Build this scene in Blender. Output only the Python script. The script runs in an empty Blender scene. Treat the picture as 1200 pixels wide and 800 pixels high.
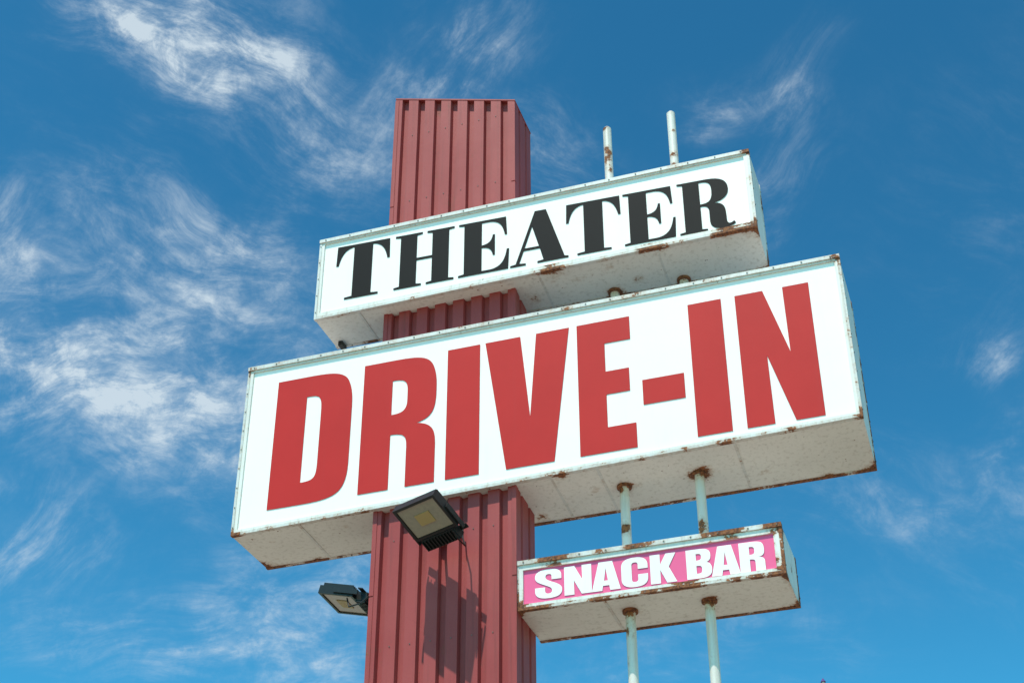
import bpy, math, random
from mathutils import Vector, Matrix, noise as mnoise
random.seed(4)
G = 8.083           # height of the big cabinet's underside above the ground
scene = bpy.context.scene
SUN_EL, SUN_AZ = 64.5, 190.0

# ------------------------------------------------------------------ helpers
def new_mat(name):
    m = bpy.data.materials.new(name); m.use_nodes = True
    nt = m.node_tree
    return m, nt, nt.nodes['Principled BSDF']
def math_n(nt, op, a, b=None, c=None, clamp=False):
    n = nt.nodes.new('ShaderNodeMath'); n.operation = op; n.use_clamp = clamp
    for i, v in enumerate((a, b, c)):
        if v is None: continue
        if isinstance(v, (int, float)): n.inputs[i].default_value = v
        else: nt.links.new(v, n.inputs[i])
    return n.outputs[0]
def smooth(nt, v, lo, hi, tmax=1.0):
    n = nt.nodes.new('ShaderNodeMapRange'); n.interpolation_type = 'SMOOTHSTEP'
    nt.links.new(v, n.inputs[0]); n.inputs[1].default_value = lo; n.inputs[2].default_value = hi
    n.inputs[3].default_value = 0; n.inputs[4].default_value = tmax
    return n.outputs[0]
def noise_n(nt, vec, scale, detail=6, rough=.55, dist=0.0):
    n = nt.nodes.new('ShaderNodeTexNoise')
    n.inputs['Scale'].default_value = scale; n.inputs['Detail'].default_value = detail
    n.inputs['Roughness'].default_value = rough; n.inputs['Distortion'].default_value = dist
    nt.links.new(vec, n.inputs['Vector']); return n.outputs['Fac']
def mix(nt, fac, a, b, mode='MIX'):
    n = nt.nodes.new('ShaderNodeMix'); n.data_type = 'RGBA'; n.blend_type = mode
    for s, v in ((n.inputs[0], fac), (n.inputs[6], a), (n.inputs[7], b)):
        if isinstance(v, (int, float)): s.default_value = v
        elif isinstance(v, tuple): s.default_value = (*v, 1) if len(v) == 3 else v
        else: nt.links.new(v, s)
    return n.outputs[2]
def mapping(nt, vec, scale):
    n = nt.nodes.new('ShaderNodeMapping'); nt.links.new(vec, n.inputs[0]); n.inputs['Scale'].default_value = scale
    return n.outputs[0]
def bump(nt, bsdf, h, strength=.2, dist=.01):
    b = nt.nodes.new('ShaderNodeBump'); b.inputs['Strength'].default_value = strength; b.inputs['Distance'].default_value = dist
    nt.links.new(h, b.inputs['Height']); nt.links.new(b.outputs[0], bsdf.inputs['Normal'])

def painted_metal(name, base, dirt, rust_amt=1.0, rough=.45, fade=None, streak=.25, spots=True):
    m, nt, b = new_mat(name)
    geo = nt.nodes.new('ShaderNodeNewGeometry'); pos = geo.outputs['Position']
    at = nt.nodes.new('ShaderNodeAttribute'); at.attribute_name = 'wear'
    w = at.outputs['Fac']
    n1 = noise_n(nt, pos, 6, 6, .62); n2 = noise_n(nt, pos, 45, 3, .6); n3 = noise_n(nt, pos, .9, 4, .6)
    st = noise_n(nt, mapping(nt, pos, (26, 26, 1.1)), 1.0, 3, .6)
    val = math_n(nt, 'ADD', math_n(nt, 'MULTIPLY', w, .55 * rust_amt), math_n(nt, 'MULTIPLY', math_n(nt, 'SUBTRACT', n1, .5), 1.15))
    val = math_n(nt, 'ADD', val, math_n(nt, 'MULTIPLY', math_n(nt, 'SUBTRACT', n2, .5), .45))
    rust = smooth(nt, val, .40, .47)
    stain = smooth(nt, val, .18, .47, .5)
    col = mix(nt, smooth(nt, n3, .35, .7, .65), base, fade or tuple(c * .82 for c in base))
    col = mix(nt, smooth(nt, st, .48, .78, streak), col, dirt)
    col = mix(nt, smooth(nt, n2, .56, .8, .25), col, dirt)
    col = mix(nt, stain, col, (.40, .23, .13) if spots else (.20, .07, .05))
    if spots:      # pin-head rust blisters
        n4 = noise_n(nt, pos, 19, 2, .5)
        rust = math_n(nt, 'MAXIMUM', rust, smooth(nt, n4, .735, .765, .85))
    rcol = mix(nt, smooth(nt, n2, .35, .65), (.085, .026, .012), (.28, .095, .033))
    col = mix(nt, rust, col, rcol)
    nt.links.new(col, b.inputs['Base Color'])
    r = math_n(nt, 'ADD', math_n(nt, 'MULTIPLY', rust, .4), rough)
    r = math_n(nt, 'ADD', r, math_n(nt, 'MULTIPLY', math_n(nt, 'SUBTRACT', n1, .5), .2))
    nt.links.new(r, b.inputs['Roughness'])
    if not spots: b.inputs['Specular IOR Level'].default_value = .22
    h = math_n(nt, 'ADD', math_n(nt, 'MULTIPLY', n2, .25), math_n(nt, 'ADD', rust, n3))
    bump(nt, b, h, .25, .006)
    return m
def print_mat(name, base, rough=.4, var=.06, dirt=None, spec=.5):
    m, nt, b = new_mat(name)
    geo = nt.nodes.new('ShaderNodeNewGeometry'); pos = geo.outputs['Position']
    n1 = noise_n(nt, pos, 1.6, 5, .6); st = noise_n(nt, mapping(nt, pos, (14, 14, .8)), 1.0, 4, .6)
    col = mix(nt, smooth(nt, n1, .3, .75, 1.0), base, tuple(c * (1 - var) for c in base))
    col = mix(nt, smooth(nt, st, .5, .8, .14), col, dirt or tuple(c * .7 for c in base))
    nt.links.new(col, b.inputs['Base Color']); b.inputs['Roughness'].default_value = rough
    b.inputs['Specular IOR Level'].default_value = spec
    bump(nt, b, n1, .10, .02)
    return m

M_white = painted_metal('white_painted_metal', (.76, .695, .64), (.38, .31, .25), 1.1, streak=.5)
M_trim = painted_metal('trim_metal', (.66, .62, .585), (.32, .27, .23), 1.15, streak=.45)
M_pole = painted_metal('pole_paint', (.72, .64, .58), (.38, .29, .22), 1.4, streak=.5)
M_red = painted_metal('maroon_metal', (.31, .048, .047), (.16, .036, .034), .75, .55, fade=(.37, .070, .066), streak=.4, spots=False)
M_face = print_mat('acrylic_white', (.90, .835, .79), .45, .03, (.68, .61, .53), .25)
M_letR = print_mat('vinyl_red', (.50, .022, .020), .55, .08, (.40, .04, .04), .15)
M_letK = print_mat('vinyl_black', (.010, .009, .009), .6, .1, (.02, .02, .02), .1)
M_letW = print_mat('vinyl_white', (.90, .84, .80), .4)
M_pink = print_mat('acrylic_pink', (.82, .12, .27), .45, .06, spec=.2)
M_lampb = print_mat('lamp_black', (.010, .010, .010), .42, .2, (.05, .045, .04), .35)
M_screw = print_mat('screw_steel', (.13, .10, .08), .6)
m, nt, b = new_mat('lamp_glass'); M_glass = m
geo = nt.nodes.new('ShaderNodeNewGeometry')
nn = noise_n(nt, geo.outputs['Position'], 30, 4)
nt.links.new(mix(nt, nn, (.16, .135, .10), (.28, .22, .15)), b.inputs['Base Color'])
b.inputs['Roughness'].default_value = .12; b.inputs['Coat Weight'].default_value = .6
m, nt, b = new_mat('led_chip'); M_led = m
b.inputs['Base Color'].default_value = (.34, .23, .09, 1); b.inputs['Roughness'].default_value = .5
nt.links.new(noise_n(nt, nt.nodes.new('ShaderNodeNewGeometry').outputs['Position'], 60), b.inputs['Roughness'])

class MB:
    def __init__(s): s.v = []; s.f = []; s.w = []; s.m = []
    def grid(s, o, u, v, nu, nv, wear=.55, wl=.035, mi=0, dent=0.0, spots=()):
        o, u, v = Vector(o), Vector(u), Vector(v); L, H = u.length, v.length; n = u.cross(v).normalized()
        b0 = len(s.v)
        for j in range(nv + 1):
            for i in range(nu + 1):
                p = o + u * (i / nu) + v * (j / nv)
                d = min(i / nu * L, (1 - i / nu) * L, j / nv * H, (1 - j / nv) * H)
                w = wear * math.exp(-d / wl)
                for (q, r, a) in spots:
                    dd = (Vector(q) - p).length
                    if dd < 4 * r: w += a * math.exp(-(dd / r) ** 2)
                if dent:
                    p = p + n * dent * mnoise.noise(p * 2.2) * min(1, d / .06)
                s.v.append(p); s.w.append(w)
        for j in range(nv):
            for i in range(nu):
                a = b0 + j * (nu + 1) + i
                s.f.append((a, a + 1, a + nu + 2, a + nu + 1)); s.m.append(mi)
    def box(s, a, b, wear=.5, mi=0, step=.08, spots=(), wl=.03):
        x0, y0, z0 = a; x1, y1, z1 = b
        k = lambda l: max(1, min(160, round(l / step)))
        nx, ny, nz = k(x1 - x0), k(y1 - y0), k(z1 - z0); X, Y, Z = x1 - x0, y1 - y0, z1 - z0
        g = lambda o, u, v, p, q: s.grid(o, u, v, p, q, wear, wl, mi, 0, spots)
        g((x0, y0, z0), (X, 0, 0), (0, 0, Z), nx, nz); g((x1, y1, z0), (-X, 0, 0), (0, 0, Z), nx, nz)
        g((x1, y0, z0), (0, Y, 0), (0, 0, Z), ny, nz); g((x0, y1, z0), (0, -Y, 0), (0, 0, Z), ny, nz)
        g((x0, y0, z1), (X, 0, 0), (0, Y, 0), nx, ny); g((x0, y1, z0), (X, 0, 0), (0, -Y, 0), nx, ny)
    def cyl(s, c0, c1, r, n=20, segs=1, mi=0, wear=.2, spots=(), cap=True, r1=None):
        c0, c1 = Vector(c0), Vector(c1); ax = (c1 - c0).normalized()
        t = ax.orthogonal().normalized(); bt = ax.cross(t); b0 = len(s.v); r1 = r if r1 is None else r1
        for j in range(segs + 1):
            c = c0.lerp(c1, j / segs); rr = r + (r1 - r) * j / segs
            for i in range(n):
                a = 2 * math.pi * i / n; p = c + (t * math.cos(a) + bt * math.sin(a)) * rr
                w = wear
                for (q, qr, am) in spots:
                    dd = (Vector(q) - p).length
                    if dd < 4 * qr: w += am * math.exp(-(dd / qr) ** 2)
                s.v.append(p); s.w.append(w)
        for j in range(segs):
            for i in range(n):
                a = b0 + j * n + i; k = b0 + j * n + (i + 1) % n
                s.f.append((a, k, k + n, a + n)); s.m.append(mi)
        if cap:
            s.f.append(tuple(b0 + i for i in reversed(range(n)))); s.m.append(mi)
            s.f.append(tuple(b0 + segs * n + i for i in range(n))); s.m.append(mi)
    def obj(s, name, mats, parent=None, smooth_=False, warp=None, mat4=None):
        me = bpy.data.meshes.new(name)
        vs = s.v
        if mat4 is not None: vs = [mat4 @ v for v in vs]
        if warp: vs = [warp(v) for v in vs]
        me.from_pydata([tuple(v) for v in vs], [], s.f); me.update()
        at = me.attributes.new('wear', 'FLOAT', 'POINT'); at.data.foreach_set('value', s.w)
        for q in mats: me.materials.append(q)
        me.polygons.foreach_set('material_index', s.m)
        if smooth_: me.polygons.foreach_set('use_smooth', [True] * len(s.f))
        o = bpy.data.objects.new(name, me); scene.collection.objects.link(o)
        if smooth_:
            md = o.modifiers.new('es', 'EDGE_SPLIT'); md.split_angle = math.radians(35)
        if parent: o.parent = parent
        return o
def empty(name):
    e = bpy.data.objects.new(name, None); scene.collection.objects.link(e); e.empty_display_size = .3; return e

# ------------------------------------------------------------------ glyphs
def P(s):
    for ch in 'MLC': s = s.replace(ch, ' ' + ch + ' ')
    out = []; cur = None; tk = s.split(); i = 0; mode = None
    while i < len(tk):
        if tk[i] in ('M', 'L', 'C'): mode = tk[i]; i += 1
        if mode != 'C':
            cur = (float(tk[i]), float(tk[i + 1])); i += 2; out.append(cur)
        else:
            q = [float(t) for t in tk[i:i + 6]]; i += 6
            p0 = cur; p1, p2, p3 = (q[0], q[1]), (q[2], q[3]), (q[4], q[5])
            for k in range(1, 13):
                t = k / 12; a = (1 - t) ** 3; b_ = 3 * t * (1 - t) ** 2; c = 3 * t * t * (1 - t); d = t ** 3
                out.append((a * p0[0] + b_ * p1[0] + c * p2[0] + d * p3[0], a * p0[1] + b_ * p1[1] + c * p2[1] + d * p3[1]))
            cur = p3
    return out
BL = {
'D': ["M0 0 0 1 .42 1 C.72 1 .88 .985 .94 .91 C1 .83 1 .76 1 .66 L1 .34 C1 .22 1 .15 .94 .085 C.87 .01 .68 0 .42 0", "M.40 .165 C.52 .165 .565 .175 .585 .21 C.60 .24 .60 .28 .60 .34 L.60 .66 C.60 .72 .60 .76 .585 .79 C.565 .83 .52 .835 .40 .835"],
'R': ["M0 0 0 1 .40 1 C.75 1 .88 .985 .945 .91 C1 .84 1 .77 1 .71 C1 .56 .97 .49 .74 .47 C.93 .45 1 .41 1 .29 L1 0 .62 0 .62 .30 C.62 .38 .59 .41 .40 .41 L.40 0", "M.40 .565 C.56 .565 .61 .585 .61 .67 L.61 .73 C.61 .82 .56 .835 .40 .835"],
'I': ["M0 0 0 1 1 1 1 0"],
'V': ["M0 1 .25 0 .80 0 1 1 .61 1 .53 .36 .42 1"],
'E': ["M0 0 0 1 .97 1 .97 .82 .50 .82 .50 .60 .92 .60 .92 .425 .50 .425 .50 .18 1 .18 1 0"],
'-': ["M0 0 0 1 1 1 1 0"],
'N': ["M0 0 0 1 .38 1 .66 .50 .65 1 1 1 1 0 .63 0 .35 .50 .36 0"],
'S': ["M.98 .64 .62 .64 .62 .73 C.62 .81 .59 .84 .50 .84 C.42 .84 .39 .80 .39 .75 C.39 .67 .45 .635 .60 .565 C.90 .45 1 .38 1 .25 C1 .07 .85 -.01 .5 -.01 C.15 -.01 0 .08 0 .27 L0 .38 .37 .38 .37 .27 C.37 .18 .41 .15 .5 .15 C.6 .15 .63 .19 .63 .25 C.63 .33 .58 .365 .42 .435 C.1 .57 0 .62 0 .76 C0 .93 .17 1.01 .5 1.01 C.85 1.01 .98 .93 .98 .75"],
'A': ["M0 0 .26 1 .74 1 1 0 .64 0 .61 .17 .39 .17 .36 0", "M.43 .34 .57 .34 .5 .78"],
'C': ["M1 .60 .63 .60 .63 .74 C.63 .82 .59 .84 .51 .84 C.42 .84 .39 .81 .39 .73 L.39 .27 C.39 .19 .42 .16 .51 .16 C.60 .16 .63 .19 .63 .27 L.63 .41 1 .41 1 .30 C1 .08 .85 -.01 .5 -.01 C.15 -.01 0 .09 0 .3 L0 .7 C0 .91 .15 1.01 .5 1.01 C.85 1.01 1 .92 1 .7"],
'K': ["M0 0 0 1 .38 1 .38 .64 .61 1 .99 1 .71 .54 1 0 .62 0 .38 .46 .38 0"],
'B': ["M0 0 0 1 .5 1 C.85 1 .97 .93 .97 .76 C.97 .60 .9 .55 .78 .53 C.93 .50 1 .42 1 .27 C1 .07 .86 0 .5 0", "M.39 .61 C.55 .61 .6 .63 .6 .73 C.6 .83 .55 .84 .39 .84", "M.39 .16 C.56 .16 .61 .17 .61 .30 C.61 .42 .56 .43 .39 .43"],
}
DD = {
'T': ["M.19 0 .19 .032 .325 .045 .325 .955 C.18 .94 .09 .86 .045 .64 L0 .64 0.01 1 .99 1 1 .64 .955 .64 C.91 .86 .82 .94 .675 .955 L.675 .045 .81 .032 .81 0"],
'H': ["M0 0 0 .032 .09 .045 .09 .955 0 .968 0 1 .46 1 .46 .968 .37 .955 .37 .525 .63 .525 .63 .955 .54 .968 .54 1 1 1 1 .968 .91 .955 .91 .045 1 .032 1 0 .54 0 .54 .032 .63 .045 .63 .48 .37 .48 .37 .045 .46 .032 .46 0"],
'E': ["M0 0 0 .032 .11 .045 .11 .955 0 .968 0 1 .94 1 .96 .66 .915 .66 C.88 .86 .8 .94 .62 .955 L.46 .955 .46 .525 C.62 .535 .66 .6 .68 .70 L.72 .70 .72 .31 .68 .31 C.66 .41 .62 .47 .46 .48 L.46 .045 .64 .045 C.84 .06 .92 .17 .955 .38 L1 .38 .98 0"],
'A': ["M0 0 0 .032 .095 .045 .435 1.0 .63 1.0 .935 .045 1 .032 1 0 .47 0 .47 .032 .575 .045 .515 .27 .235 .27 .155 .045 .27 .032 .27 0", "M.25 .315 .50 .315 .385 .71"],
'R': ["M0 0 0 .032 .10 .045 .10 .955 0 .968 0 1 .52 1 C.80 1 .92 .92 .92 .75 C.92 .60 .80 .53 .64 .515 C.80 .49 .84 .42 .845 .30 L.85 .14 C.855 .06 .9 .05 .975 .10 L1 .06 C.94 -.02 .56 -.06 .55 .16 L.55 .36 C.55 .46 .5 .48 .40 .48 L.40 .045 .5 .032 .5 0", "M.40 .525 C.54 .525 .62 .55 .62 .75 C.62 .92 .58 .955 .40 .955"],
}
def lettering(name, items, font, y, mat, parent, xf=lambda x, z: (x, z)):
    cu = bpy.data.curves.new(name, 'CURVE'); cu.dimensions = '2D'; cu.fill_mode = 'BOTH'; cu.extrude = .0012
    for ch, x0, x1, bz, tz in items:
        for s in font[ch]:
            pts = P(s); sp = cu.splines.new('POLY'); sp.points.add(len(pts) - 1); sp.use_cyclic_u = True
            for q, (px, py) in zip(sp.points, pts):
                x = x0 + (x1 - x0) * px; z0, z1 = bz(x), tz(x)
                X, Z = xf(x, z0 + (z1 - z0) * py)
                q.co = (X, Z, 0, 1)
    o = bpy.data.objects.new(name, cu); scene.collection.objects.link(o)
    dg = bpy.context.evaluated_depsgraph_get(); me = bpy.data.meshes.new_from_object(o.evaluated_get(dg))
    me.materials.clear(); me.materials.append(mat)
    me.transform(Matrix.Translation((0, y, G)) @ Matrix.Rotation(math.pi / 2, 4, 'X')); bpy.data.objects.remove(o)
    n = bpy.data.objects.new(name, me); scene.collection.objects.link(n); n.parent = parent
    return n

# ------------------------------------------------------------------ sign cabinets
def warper(x0, x1, y0, y1, z0, z1, fl, fr, bl, br):
    """the sheet-metal box has sagged a little: offsets of its four bottom corners"""
    def w(p):
        u = (p.x - x0) / (x1 - x0); v = min(1, max(0, (p.y - y0) / (y1 - y0))); h = 1 - (p.z - G - z0) / (z1 - z0)
        k = (fl * (1 - u) + fr * u) * (1 - v) + (bl * (1 - u) + br * u) * v
        return Vector((p.x, p.y, p.z + k * h))
    return w
def cabinet(name, x0, x1, y0, y1, z0, z1, fl, fr, ft, fb, panel_mat, spots, seams, edge=.4, sag=(0, 0, 0, 0), trimw=.6):
    e = empty(name)
    wp = warper(x0, x1, y0, y1, z0, z1, *sag)
    z0 += G; z1 += G
    sp = [((x, y, z + G), r, a) for x, y, z, r, a in spots]
    b = MB(); st = .03
    k = lambda l: max(2, round(l / st))
    X, Y, Z = x1 - x0, y1 - y0, z1 - z0
    a = dict(wear=edge, wl=.035, dent=.006, spots=sp)
    b.grid((x1, y1, z0), (-X, 0, 0), (0, 0, Z), k(X), k(Z), **a)
    b.grid((x1, y0, z0), (0, Y, 0), (0, 0, Z), k(Y), k(Z), **a)
    b.grid((x0, y1, z0), (0, -Y, 0), (0, 0, Z), k(Y), k(Z), **a)
    b.grid((x0, y0, z1), (X, 0, 0), (0, Y, 0), k(X), k(Y), **a)
    b.grid((x0, y1, z0), (X, 0, 0), (0, -Y, 0), k(X), k(Y), **a)
    s2 = dict(wear=edge * .7, wl=.012, spots=sp)
    b.grid((x0, y0, z0), (X, 0, 0), (0, 0, fb), k(X), 2, **s2)
    b.grid((x0, y0, z1 - ft), (X, 0, 0), (0, 0, ft), k(X), 2, **s2)
    b.grid((x0, y0, z0 + fb), (fl, 0, 0), (0, 0, Z - fb - ft), 2, k(Z), **s2)
    b.grid((x1 - fr, y0, z0 + fb), (fr, 0, 0), (0, 0, Z - fb - ft), 2, k(Z), **s2)
    d = .018; u0, u1, w0, w1 = x0 + fl, x1 - fr, z0 + fb, z1 - ft
    b.grid((u0, y0, w1), (u1 - u0, 0, 0), (0, d, 0), 20, 1, .2); b.grid((u0, y0 + d, w0), (u1 - u0, 0, 0), (0, -d, 0), 20, 1, .2)
    b.grid((u0, y0 + d, w0), (0, -d, 0), (0, 0, w1 - w0), 1, 8, .2); b.grid((u1, y0, w0), (0, d, 0), (0, 0, w1 - w0), 1, 8, .2)
    b.obj('cabinet_shell', [M_white], e, warp=wp)
    p = MB(); p.grid((u0, y0 + d - .002, w0), (u1 - u0, 0, 0), (0, 0, w1 - w0), 4, 2, 0); p.obj('face_panel', [panel_mat], e, warp=wp)
    t = MB(); q = trimw
    t.box((x0 - .006, y0 - .014, z1 - .030), (x1 + .006, y0 + .045, z1 + .007), .65 * q, step=.05, spots=sp, wl=.02)
    t.box((x0 - .004, y0 - .006, z0 - .006), (x1 + .004, y0 + .035, z0 + .020), .85 * q, step=.05, spots=sp, wl=.02)
    t.box((x0 - .004, y1 - .035, z0 - .005), (x1 + .004, y1 + .005, z0 + .03), 1.2 * q, step=.05, spots=sp, wl=.02)
    t.box((x1 - .02, y0 - .005, z0 + .021), (x1 + .005, y0 + .03, z1 - .031), .8 * q, step=.05, spots=sp, wl=.02)
    t.box((x0 - .005, y0 - .005, z0 + .021), (x0 + .018, y0 + .03, z1 - .031), .7 * q, step=.05, spots=sp, wl=.02)
    t.box((x1 - .02, y1 - .03, z0 + .031), (x1 + .005, y1 + .004, z1 + .003), 1.1 * q, step=.05, spots=sp, wl=.02)
    for sx in seams:
        t.box((sx, y0 + .036, z0 - .0035), (sx + .022, y1 - .036, z0 + .01), .6 * q, step=.04, wl=.01)
    t.obj('edge_trim', [M_trim], e, warp=wp)
    s = MB(); x = x0 + .06
    while x < x1:
        s.cyl((x, y0 - .014, z1 - .012), (x, y0 - .019, z1 - .012), .0065, 8)
        if x + .1 < x1: s.cyl((x + .1, (y1 - .018), z0 - .005), (x + .1, y1 - .018, z0 - .010), .007, 8)
        x += .235 + random.uniform(-.02, .02)
    z = z0 + .07
    while z < z1 - .05:
        s.cyl((x1 + .005, y0 + .015, z), (x1 + .010, y0 + .015, z), .0065, 8)
        s.cyl((x1 + .005, y1 - .015, z), (x1 + .010, y1 - .015, z), .0065, 8)
        s.cyl((x0 + .008, y0 - .005, z), (x0 + .008, y0 - .010, z), .005, 8); z += .19
    s.obj('screws', [M_screw], e, warp=wp)
    return e, wp

AX, AY, BX, BY = 3.4563, .361, 4.0959, .3696
drive, wD = cabinet('drive_in_sign', 0, 5.5, 0, .7332, 0, 1.67, .05, .045, .05, .045, M_face,
    [(AX, AY, 0, .10, 1.0), (BX, BY, 0, .13, 1.0), (5.5, .73, 0, .12, .8), (5.5, 0, 0, .06, .6), (0, 0, 0, .07, .6), (0, .73, 0, .12, .9), (.5, .7, 0, .08, .8),
     (2.65, .6, 0, .1, .8), (5.5, .1, 1.2, .06, .6), (5.1, .72, 0, .08, .8), (3.2, .35, 0, .07, .6), (0.02, 0, 1.65, .05, .7), (5.48, 0, 1.65, .06, .6), (1.0, .2, 0, .05, .7), (4.6, .5, 0, .05, .7),
     (5.5, .05, .75, .05, .7), (5.5, .65, .5, .07, .7), (3.0, .05, 0, .06, .7), (4.4, .03, 0, .06, .6), (1.9, .3, 0, .05, .6)],
    [.62, 1.75, 2.9, 3.3, 4.45], sag=(-.075, .075, -.055, -.02))
def lin(a, b_): return lambda x: a + b_ * x
bz, tz = lin(.128, .003), lin(1.462, -.0005)
D_it = [('D', .315, 1.07, bz, tz), ('R', 1.175, 1.88, bz, tz), ('I', 1.98, 2.285, bz, tz), ('V', 2.335, 3.11, bz, tz), ('E', 3.18, 3.67, bz, tz),
        ('-', 3.74, 4.10, lin(.535, 0), lin(.78, 0)), ('I', 4.175, 4.465, bz, tz), ('N', 4.585, 5.215, bz, tz)]
lettering('drive_in_lettering', D_it, BL, .012, M_letR, drive)

SF = .9874
TX0, TX1, TZ0, TZ1, TY0, TY1 = .680, 4.857, 2.039, 2.941, -.10, .438
txf = lambda x, z: (6.1834 + (x - 6.1834) * SF, -6.4832 + (z + 6.4832) * SF)
theater, wT = cabinet('theater_sign', TX0, TX1, TY0, TY1, TZ0, TZ1, .045, .05, .045, .06, M_face,
    [(AX, AY, TZ0, .09, 1.0), (BX, BY, TZ0, .07, .9), (4.857, -.1, TZ0, .11, 1.1), (4.857, .44, TZ0, .1, .8), (4.6, -.1, TZ0, .12, .7), (2.7, .3, TZ0, .1, .7), (3.0, -.08, TZ0, .12, .7),
     (3.9, -.1, TZ0, .15, .6), (4.857, -.1, TZ1, .05, .8), (4.857, .1, 2.6, .05, .5), (3.2, .1, TZ0, .07, .7), (3.7, .25, TZ0, .07, .8), (3.45, .0, TZ0, .09, .6), (1.6, .0, TZ0, .06, .5)], [1.1, 2.85, 3.95], sag=(-.02, .035, 0, -.05), trimw=.5)
bz, tz = lin(2.315, -.015), lin(2.972, -.031)
T_it = [('T', .79, 1.345, bz, tz), ('H', 1.40, 2.0, bz, tz), ('E', 2.045, 2.545, bz, tz), ('A', 2.555, 3.115, bz, tz), ('T', 3.10, 3.62, bz, tz), ('E', 3.645, 4.125, bz, tz), ('R', 4.155, 4.66, bz, tz)]
lettering('theater_lettering', T_it, DD, TY0 + .012, M_letK, theater, txf)
b = MB(); b.box((TX0 + .06, TY1 - .12, TZ0 + G - .055), (TX0 + .10, TY1 - .01, TZ0 + G - .006), .9, step=.03); b.obj('hanger_bracket', [M_lampb], theater)

SX0, SX1, SY0, SY1, SZ0, SZ1 = 2.5997, 4.7538, .0736, .7267, -1.1376, -.7154
snack, wS = cabinet('snack_bar_sign', SX0, SX1, SY0, SY1, SZ0, SZ1, .053, .065, .075, .048, M_pink,
    [(AX, AY, SZ0, .09, .9), (BX, BY, SZ0, .09, 1.0), (SX1, SY0, SZ0, .12, .9), (SX1, SY1, SZ0, .12, 1.0), (SX0, SY0, SZ0, .1, .9), (SX1, SY0, SZ1, .1, .9), (4.3, SY0, SZ1, .14, .7), (2.9, SY0, SZ1, .16, .6), (3.6, SY0, SZ1, .12, .6),
     (4.0, SY0, SZ0, .12, .6), (4.4, .4, SZ0, .05, .6), (SX1, .4, -.95, .06, .7)], [3.3], edge=.6, trimw=.75)
bz, tz = lin(-1.010, -.0165), lin(-.770, -.0140)
S_it = [('S', 2.75, 2.975, bz, tz), ('N', 2.995, 3.22, bz, tz), ('A', 3.22, 3.455, bz, tz), ('C', 3.465, 3.68, bz, tz), ('K', 3.70, 3.91, bz, tz),
        ('B', 3.99, 4.19, bz, tz), ('A', 4.185, 4.41, bz, tz), ('R', 4.41, 4.605, bz, tz)]
lettering('snack_bar_lettering', S_it, BL, SY0 + .012, M_letW, snack)

# ------------------------------------------------------------------ pylon
pyl = empty('sign_pylon')
PX0, PX1, PY0, PY1, ZL, ZR = 1.3229, 2.6016, .055, .567, 4.748 + G, 4.354 + G
W = PX1 - PX0
def ribs(L, n, corner, flank, valley, depth):
    pts = [(0, 0)]; per = (L - 2 * corner) / n; x = corner
    for i in range(n):
        c = x + per / 2
        pts += [(c - valley / 2 - flank, 0), (c - valley / 2, depth), (c + valley / 2, depth), (c + valley / 2 + flank, 0)]; x += per
    pts.append((L, 0)); return pts
b = MB()
def topz(x): return ZL + (ZR - ZL) * (x - PX0) / W
def wall(prof, f, nz=70):
    for (a0, d0), (a1, d1) in zip(prof, prof[1:]):
        p, q = f(a0, d0), f(a1, d1); b0 = len(b.v)
        for j in range(nz + 1):
            t = j / nz
            for (x, y) in (p, q):
                z = topz(x) * t; b.v.append(Vector((x, y, z)))
                w = .25 * math.exp(-(topz(x) - z) / .12) + (.25 if d0 != d1 or d0 > 0 else .05)
                b.w.append(w)
        for j in range(nz):
            a = b0 + 2 * j; b.f.append((a, a + 1, a + 3, a + 2)); b.m.append(0)
wall(ribs(W, 7, .02, .012, .050, .048), lambda a, d: (PX0 + a, PY0 + d))
wall(ribs(PY1 - PY0, 2, .05, .012, .03, .02), lambda a, d: (PX1 - d, PY0 + a))
wall(ribs(W, 7, .02, .012, .050, .048), lambda a, d: (PX1 - a, PY1 - d))
wall(ribs(PY1 - PY0, 2, .05, .012, .03, .02), lambda a, d: (PX0 + d, PY1 - a))
b.obj('corrugated_cladding', [M_red], pyl)
c = MB()
o = .004
c.v = [Vector((x, y, topz(x) + h)) for h in (-.004, .012) for x, y in ((PX0 - o, PY0 - o), (PX1 + o, PY0 - o), (PX1 + o, PY1 + o), (PX0 - o, PY1 + o))]
c.w = [.3] * 8; c.f = [(3, 2, 1, 0), (4, 5, 6, 7), (0, 1, 5, 4), (1, 2, 6, 5), (2, 3, 7, 6), (3, 0, 4, 7)]; c.m = [0] * 6
c.obj('top_cap', [M_red], pyl)
c = MB()
for x, y, sx in ((PX1, PY0, 1), (PX0, PY0, -1)):
    xa, xb = sorted((x - sx * .035, x + sx * .004))
    n = 12
    for k_ in range(n):
        za, zb = topz(PX1) * k_ / n, topz(PX1) * (k_ + 1) / n - .012
        if x == PX0 and k_ == n - 1: zb = topz(PX0) - .03
        if x == PX1 and k_ == n - 1: zb -= .02
        c.box((xa, y - .005 - .0015 * (k_ % 2), za), (xb, y + .05, zb), .25, step=.15)
c.obj('corner_flashing', [M_red], pyl)
c = MB()     # self-drilling screws through the crowns, in rows
per = (W - .04) / 7
for z in [G + q for q in (4.2, 3.35, -.35, -1.3, -2.2, -3.2, -4.2, -5.2)]:
    for i in range(1, 7):
        x = PX0 + .02 + i * per
        if z < topz(x) - .05: c.cyl((x, PY0, z), (x, PY0 - .005, z), .005, 8)
c.obj('cladding_screws', [M_screw], pyl)
c = MB(); c.box((PX0 - .5, PY0 - .45, -.2), (PX1 + .5, PY1 + .45, .18), .1, step=.3)
M_conc = print_mat('concrete', (.42, .40, .37), .9, .3)
c.obj('concrete_footing', [M_conc], pyl)

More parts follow.
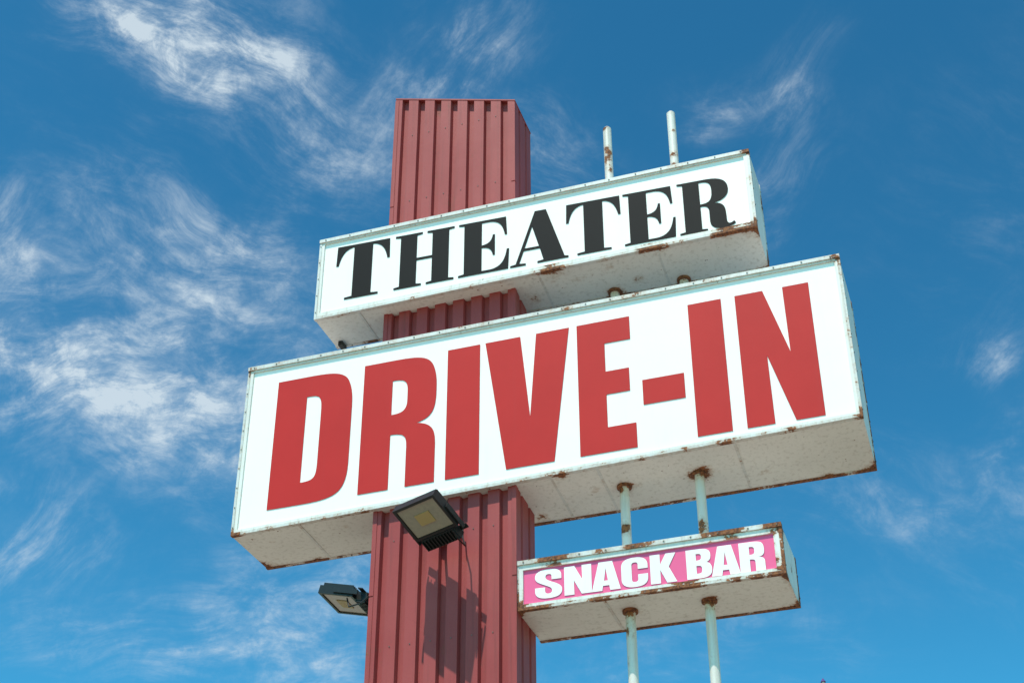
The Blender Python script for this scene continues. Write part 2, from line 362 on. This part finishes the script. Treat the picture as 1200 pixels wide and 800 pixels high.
# ------------------------------------------------------------------ poles
for (x, y, zt) in ((AX, AY, 4.0088), (BX, BY, 4.0334)):
    b = MB(); r = .041; sp = []
    for z in (0, TZ0, SZ0, 1.67, TZ1, SZ1): sp.append(((x, y, z + G), .12, .6))
    for i in range(34): sp.append(((x + random.uniform(-.04, .04), y - .04, G + random.uniform(-3.5, 4)), random.uniform(.03, .08), random.uniform(.35, .65)))
    sp.append(((x, y, zt + G), .06, .6))
    b.cyl((x, y, 0), (x, y, zt + G - .02), r, 24, 420, wear=.08, spots=sp, cap=False)
    b.cyl((x, y, zt + G - .02), (x, y, zt + G), r, 24, 1, wear=.3, r1=r * .6)
    for z, wf in ((0, wD), (TZ0, wT), (SZ0, wS)):
        zz = wf(Vector((x, y, z + G))).z
        b.cyl((x, y, zz - .020), (x, y, zz + .004), r + .022, 24, 1, wear=.95)
    b.cyl((x, y, 0), (x, y, .03), .16, 24, 1, wear=.5)
    b.obj('support_pole', [M_pole], None, True)

# ------------------------------------------------------------------ floodlights
def floodlight(mount, rotz, tilt, name='floodlight', arm=.26, sc=1.0, yaw=0.0):
    e = empty(name)
    R = Matrix.Translation(mount) @ Matrix.Rotation(rotz, 4, 'Z')
    H = R @ Matrix.Translation((0, -arm, 0)) @ Matrix.Rotation(yaw, 4, 'Z') @ Matrix.Rotation(tilt, 4, 'X') @ Matrix.Scale(sc, 4)
    h = MB(); w, l, t = .205, .155, .035
    h.box((-w, -l, -t), (w, -l + .022, t), 0); h.box((-w, l - .022, -t), (w, l, t), 0)
    h.box((-w, -l + .022, -t), (-w + .022, l - .022, t), 0); h.box((w - .022, -l + .022, -t), (w, l - .022, t), 0)
    h.box((-w + .022, -l + .022, .0), (w - .022, l - .022, t - .004), 0)
    h.box((-w * .78, l + .002, -t * 1.2), (w * .78, l + .105, t * .8), 0)
    for i in range(11):
        x = -w * .74 + i * w * 1.48 / 10
        h.box((x - .004, l + .012, -t * 1.2 - .016), (x + .004, l + .098, -t * 1.2 - .0005), 0)
    for i in range(15):
        x = -w + .02 + i * (2 * w - .04) / 14
        h.box((x - .003, -l + .02, t), (x + .003, l - .02, t + .03), 0)
    h.obj('housing', [M_lampb], e, mat4=H)
    g = MB(); g.box((-w + .024, -l + .024, -t + .008), (w - .024, l - .024, -t + .014), 0); g.obj('glass', [M_glass], e, mat4=H)
    g = MB(); g.box((-.07, -.05, -t + .003), (.07, .05, -t + .0075), 0); g.obj('led_plate', [M_led], e, mat4=H)
    k = MB()
    for s_ in (-1, 1):
        k.box((s_ * (w + .012) - .005, -.02, -.02), (s_ * (w + .012) + .005, .20, .02), 0)
    k.box((-w - .017, .195, t * .8 + .002), (w + .017, .235, t * .8 + .010), 0)
    k.obj('bracket', [M_lampb], e, mat4=H)
    k = MB(); k.cyl((0, 0, 0), (0, -arm + .12, -.0), .02, 12); k.cyl((0, 0, 0), (0, -.012, 0), .06, 16)
    pts = [Vector((.16, -arm + .08, -.06)), Vector((.22, -arm + .13, -.17)), Vector((.23, -.1, -.16)), Vector((.18, -.02, -.05)), Vector((.17, .0, .05))]
    for a_, b_ in zip(pts, pts[1:]): k.cyl(a_, b_, .007, 8)
    k.obj('arm_and_cable', [M_lampb], e, mat4=R)
    return e
floodlight((1.965, PY0, -.39 + G), 0, math.radians(-27), arm=.40, sc=1.1, yaw=math.radians(-22))
floodlight((PX0, .34, -.69 + G), math.radians(-90), math.radians(-14), arm=.34, sc=1.05)

# ------------------------------------------------------------------ small flag on a far pole, only its tip reaches the view
fl = empty('pennant_flag'); fx, fy, fz = 4.0, 8.3, 9.40
M_flag = print_mat('purple_cloth', (.09, .03, .17), .8, .2)
b = MB(); b.cyl((fx, fy, 0), (fx, fy, fz - .03), .03, 16, 8, r1=.016); b.obj('flag_pole', [M_pole], fl, True)
b = MB()
for i in range(13):
    t = i / 12; h = .22 * (1 - t) + .004; yy = fy + .04 * math.sin(t * 7)
    for s_ in (1, 0, -1): b.v.append(Vector((fx + .017 + t * .75, yy, fz - .27 - t * .05 + h * s_))); b.w.append(0)
for i in range(12):
    for j in (0, 1): a = 3 * i + j; b.f.append((a, a + 1, a + 4, a + 3)); b.m.append(0)
b.obj('cloth', [M_flag], fl)
b = MB(); b.cyl((fx, fy, fz - .03), (fx, fy, fz + .02), .035, 12, 1, r1=.004); b.obj('finial', [M_flag], fl)

# ------------------------------------------------------------------ ground
me = bpy.data.meshes.new('ground'); S = 4000
me.from_pydata([(-S, -S, 0), (S, -S, 0), (S, S, 0), (-S, S, 0)], [], [(0, 1, 2, 3)])
gr = bpy.data.objects.new('ground', me); scene.collection.objects.link(gr)
m, nt, b = new_mat('dry_gravel'); geo = nt.nodes.new('ShaderNodeNewGeometry'); pos = geo.outputs['Position']
a1 = noise_n(nt, pos, .15, 5, .6); a2 = noise_n(nt, pos, 25, 3, .7)
col = mix(nt, smooth(nt, a1, .35, .65), (.32, .265, .21), (.25, .205, .155)); col = mix(nt, smooth(nt, a2, .4, .7, .6), col, (.34, .29, .235))
nt.links.new(col, b.inputs['Base Color']); b.inputs['Roughness'].default_value = .95; bump(nt, b, a2, .6, .03)
me.materials.append(m)

# ------------------------------------------------------------------ sun + sky with cirrus
el, az = math.radians(SUN_EL), math.radians(SUN_AZ)
sd = Vector((math.sin(az) * math.cos(el), math.cos(az) * math.cos(el), math.sin(el)))
L = bpy.data.lights.new('sun', 'SUN'); L.energy = 5.0; L.angle = math.radians(.5); L.color = (1, .92, .82)
lo = bpy.data.objects.new('sun', L); scene.collection.objects.link(lo); lo.rotation_euler = sd.to_track_quat('Z', 'Y').to_euler(); lo.location = sd * 50

w = bpy.data.worlds.new('World'); scene.world = w; w.use_nodes = True; nt = w.node_tree
w.cycles.sampling_method = 'MANUAL'; w.cycles.sample_map_resolution = 256
bg = nt.nodes['Background']
sky = nt.nodes.new('ShaderNodeTexSky'); sky.sky_type = 'NISHITA'; sky.sun_disc = False
sky.sun_elevation = el; sky.sun_rotation = az; sky.air_density = 1.0; sky.dust_density = .6; sky.ozone_density = 2.0
tc = nt.nodes.new('ShaderNodeTexCoord'); dirv = tc.outputs['Generated']
base = mix(nt, 1.0, sky.outputs[0], (.333, .333, .333), 'MULTIPLY')
gm = nt.nodes.new('ShaderNodeGamma'); gm.inputs['Gamma'].default_value = 1.85; nt.links.new(base, gm.inputs['Color'])
base = mix(nt, 1.0, gm.outputs[0], (2.1, 6.0, 4.25), 'MULTIPLY')
def dot(v):
    n = nt.nodes.new('ShaderNodeVectorMath'); n.operation = 'DOT_PRODUCT'; nt.links.new(dirv, n.inputs[0]); n.inputs[1].default_value = v
    return n.outputs['Value']
def frame(az_, el_, tl):
    c = Vector((math.sin(az_) * math.cos(el_), math.cos(az_) * math.cos(el_), math.sin(el_)))
    h = Vector((math.cos(az_), -math.sin(az_), 0)); u = h.cross(c)
    if u.z < 0: u = -u
    return c, h * math.cos(tl) + u * math.sin(tl), -h * math.sin(tl) + u * math.cos(tl)
wn = nt.nodes.new('ShaderNodeTexNoise'); wn.inputs['Scale'].default_value = 8; wn.inputs['Detail'].default_value = 2
nt.links.new(dirv, wn.inputs['Vector'])
wsep = nt.nodes.new('ShaderNodeSeparateXYZ'); nt.links.new(wn.outputs['Color'], wsep.inputs[0])
mott = noise_n(nt, dirv, 34, 8, .68, .5)
# fibre fields for three wind directions, shared by all the cirrus
fib = {}
for key, tl in (('a', -25), ('b', 5), ('c', 50)):
    c, e1, e2 = frame(math.radians(-18), math.radians(34), math.radians(tl))
    cv = nt.nodes.new('ShaderNodeCombineXYZ')
    nt.links.new(math_n(nt, 'MULTIPLY_ADD', wsep.outputs[0], 1.6, math_n(nt, 'MULTIPLY', dot(e1), 15)), cv.inputs[0])
    nt.links.new(math_n(nt, 'MULTIPLY_ADD', wsep.outputs[1], 2.8, math_n(nt, 'MULTIPLY', dot(e2), 40)), cv.inputs[1])
    nt.links.new(math_n(nt, 'MULTIPLY', dot(c), 15), cv.inputs[2])
    fib[key] = noise_n(nt, cv.outputs[0], 1.0, 9, .70, .2)
# az, el, half length deg, half width deg, tilt deg, strength, fibre field
CL = [(-32.8, 43.7, 3.3, 1.6, -14, 1.15, 'a'), (-38.0, 44.6, 1.8, .8, -12, .3, 'a'), (-22.0, 43.2, 2.8, 1.6, 55, .72, 'c'), (-25.6, 40.9, 1.8, 2.2, -50, .33, 'a'), (-15.8, 41.0, 2.4, 1.8, -35, .5, 'a'),
 (-7.3, 43.4, 1.2, .8, 0, .5, 'b'), (-4.1, 43.0, 1.5, .8, 35, .5, 'c'), (-6.3, 39.6, 1.8, 1.5, 20, .4, 'c'), (-31.6, 36.0, 5.0, 2.4, -30, .62, 'a'),
 (-34.0, 32.4, 5.8, 2.5, -8, .9, 'b'), (-39.0, 33.0, 3.0, 1.6, 0, .5, 'b'), (-31.5, 30.0, 3.6, 1.7, -20, .55, 'a'), (-40.1, 35.9, 1.7, 2.2, 60, .5, 'c'),
 (-37.4, 26.2, 1.7, 2.8, 75, .6, 'c'), (-27.1, 23.2, 5.0, 1.8, 12, .55, 'b'), (-33.5, 22.8, 4.5, 1.2, 5, .4, 'b'), (-2.9, 26.9, 4.2, 1.6, -20, .30, 'a'),
 (2.7, 33.0, 1.4, 1.1, 30, .5, 'c'), (.8, 27.6, 3.0, .8, 8, .55, 'b'), (-8.3, 23.6, 3, 1.2, 0, .3, 'b'), (-15, 23.4, 2.5, 1.2, 10, .3, 'b'), (-26.5, 26.5, 2.5, 1.4, 10, .3, 'b'), (-20, 45.6, 1.2, 1.4, 60, .35, 'c'),
 (-60, 30, 9, 5, 10, .8, 'b'), (20, 35, 8, 4, -15, .8, 'a'), (60, 28, 12, 5, 5, .8, 'b'), (-100, 35, 12, 6, 20, .8, 'c'), (140, 30, 14, 6, 0, .8, 'b')]
acc = {'a': None, 'b': None, 'c': None}
for i, (a_, e_, s1, s2, tl, amp, key) in enumerate(CL):
    s1, s2 = math.radians(s1), math.radians(s2)
    c, e1, e2 = frame(math.radians(a_), math.radians(e_), math.radians(tl))
    w1 = math_n(nt, 'MULTIPLY_ADD', wsep.outputs[i % 3], .12, math_n(nt, 'ADD', dot(e1), -.06))
    w2 = math_n(nt, 'MULTIPLY_ADD', wsep.outputs[(i + 1) % 3], .12, math_n(nt, 'ADD', dot(e2), -.06))
    w1 = math_n(nt, 'MULTIPLY', w1, 1 / s1); w2 = math_n(nt, 'MULTIPLY', w2, 1 / s2)
    q = math_n(nt, 'MULTIPLY_ADD', w1, w1, math_n(nt, 'MULTIPLY', w2, w2))
    g = math_n(nt, 'MULTIPLY', math_n(nt, 'EXPONENT', math_n(nt, 'MULTIPLY', q, -.8)), math_n(nt, 'GREATER_THAN', dot(c), 0))
    g = math_n(nt, 'MULTIPLY', g, amp)
    acc[key] = g if acc[key] is None else math_n(nt, 'ADD', acc[key], g)
total = None
mm = math_n(nt, 'ADD', smooth(nt, mott, .34, .66, .85), .35)
for key in 'abc':
    g = math_n(nt, 'MINIMUM', acc[key], 1.0); f = math_n(nt, 'MULTIPLY_ADD', g, .10, fib[key])
    d1 = math_n(nt, 'MULTIPLY', math_n(nt, 'POWER', smooth(nt, f, .36, .84), 1.5), math_n(nt, 'MULTIPLY', g, 1.25))
    d1 = math_n(nt, 'MULTIPLY', math_n(nt, 'MULTIPLY_ADD', g, .05, d1), mm)
    total = d1 if total is None else math_n(nt, 'ADD', total, d1)
fac = math_n(nt, 'MINIMUM', total, .8)
final = mix(nt, fac, base, (7.2, 8.2, 8.8))
nt.links.new(final, bg.inputs['Color']); bg.inputs['Strength'].default_value = .1

# ------------------------------------------------------------------ camera
a_, p_, r_ = .3186, .6029, -.0023
F = Vector((-math.sin(a_) * math.cos(p_), math.cos(a_) * math.cos(p_), math.sin(p_)))
R0 = Vector((math.cos(a_), math.sin(a_), 0)); U0 = R0.cross(F)
Rr = R0 * math.cos(r_) + U0 * math.sin(r_); U = -R0 * math.sin(r_) + U0 * math.cos(r_)
cam = bpy.data.cameras.new('camera'); co = bpy.data.objects.new('camera', cam); scene.collection.objects.link(co)
mw = Matrix((Rr, U, -F)).transposed().to_4x4(); mw.translation = Vector((6.1834, -10.9005, 1.6)); co.matrix_world = mw
cam.sensor_width = 36; cam.lens = 36 * 1845.05 / 1200; cam.clip_end = 12000
scene.camera = co
scene.view_settings.view_transform = 'Standard'; scene.view_settings.look = 'None'; scene.view_settings.exposure = 0
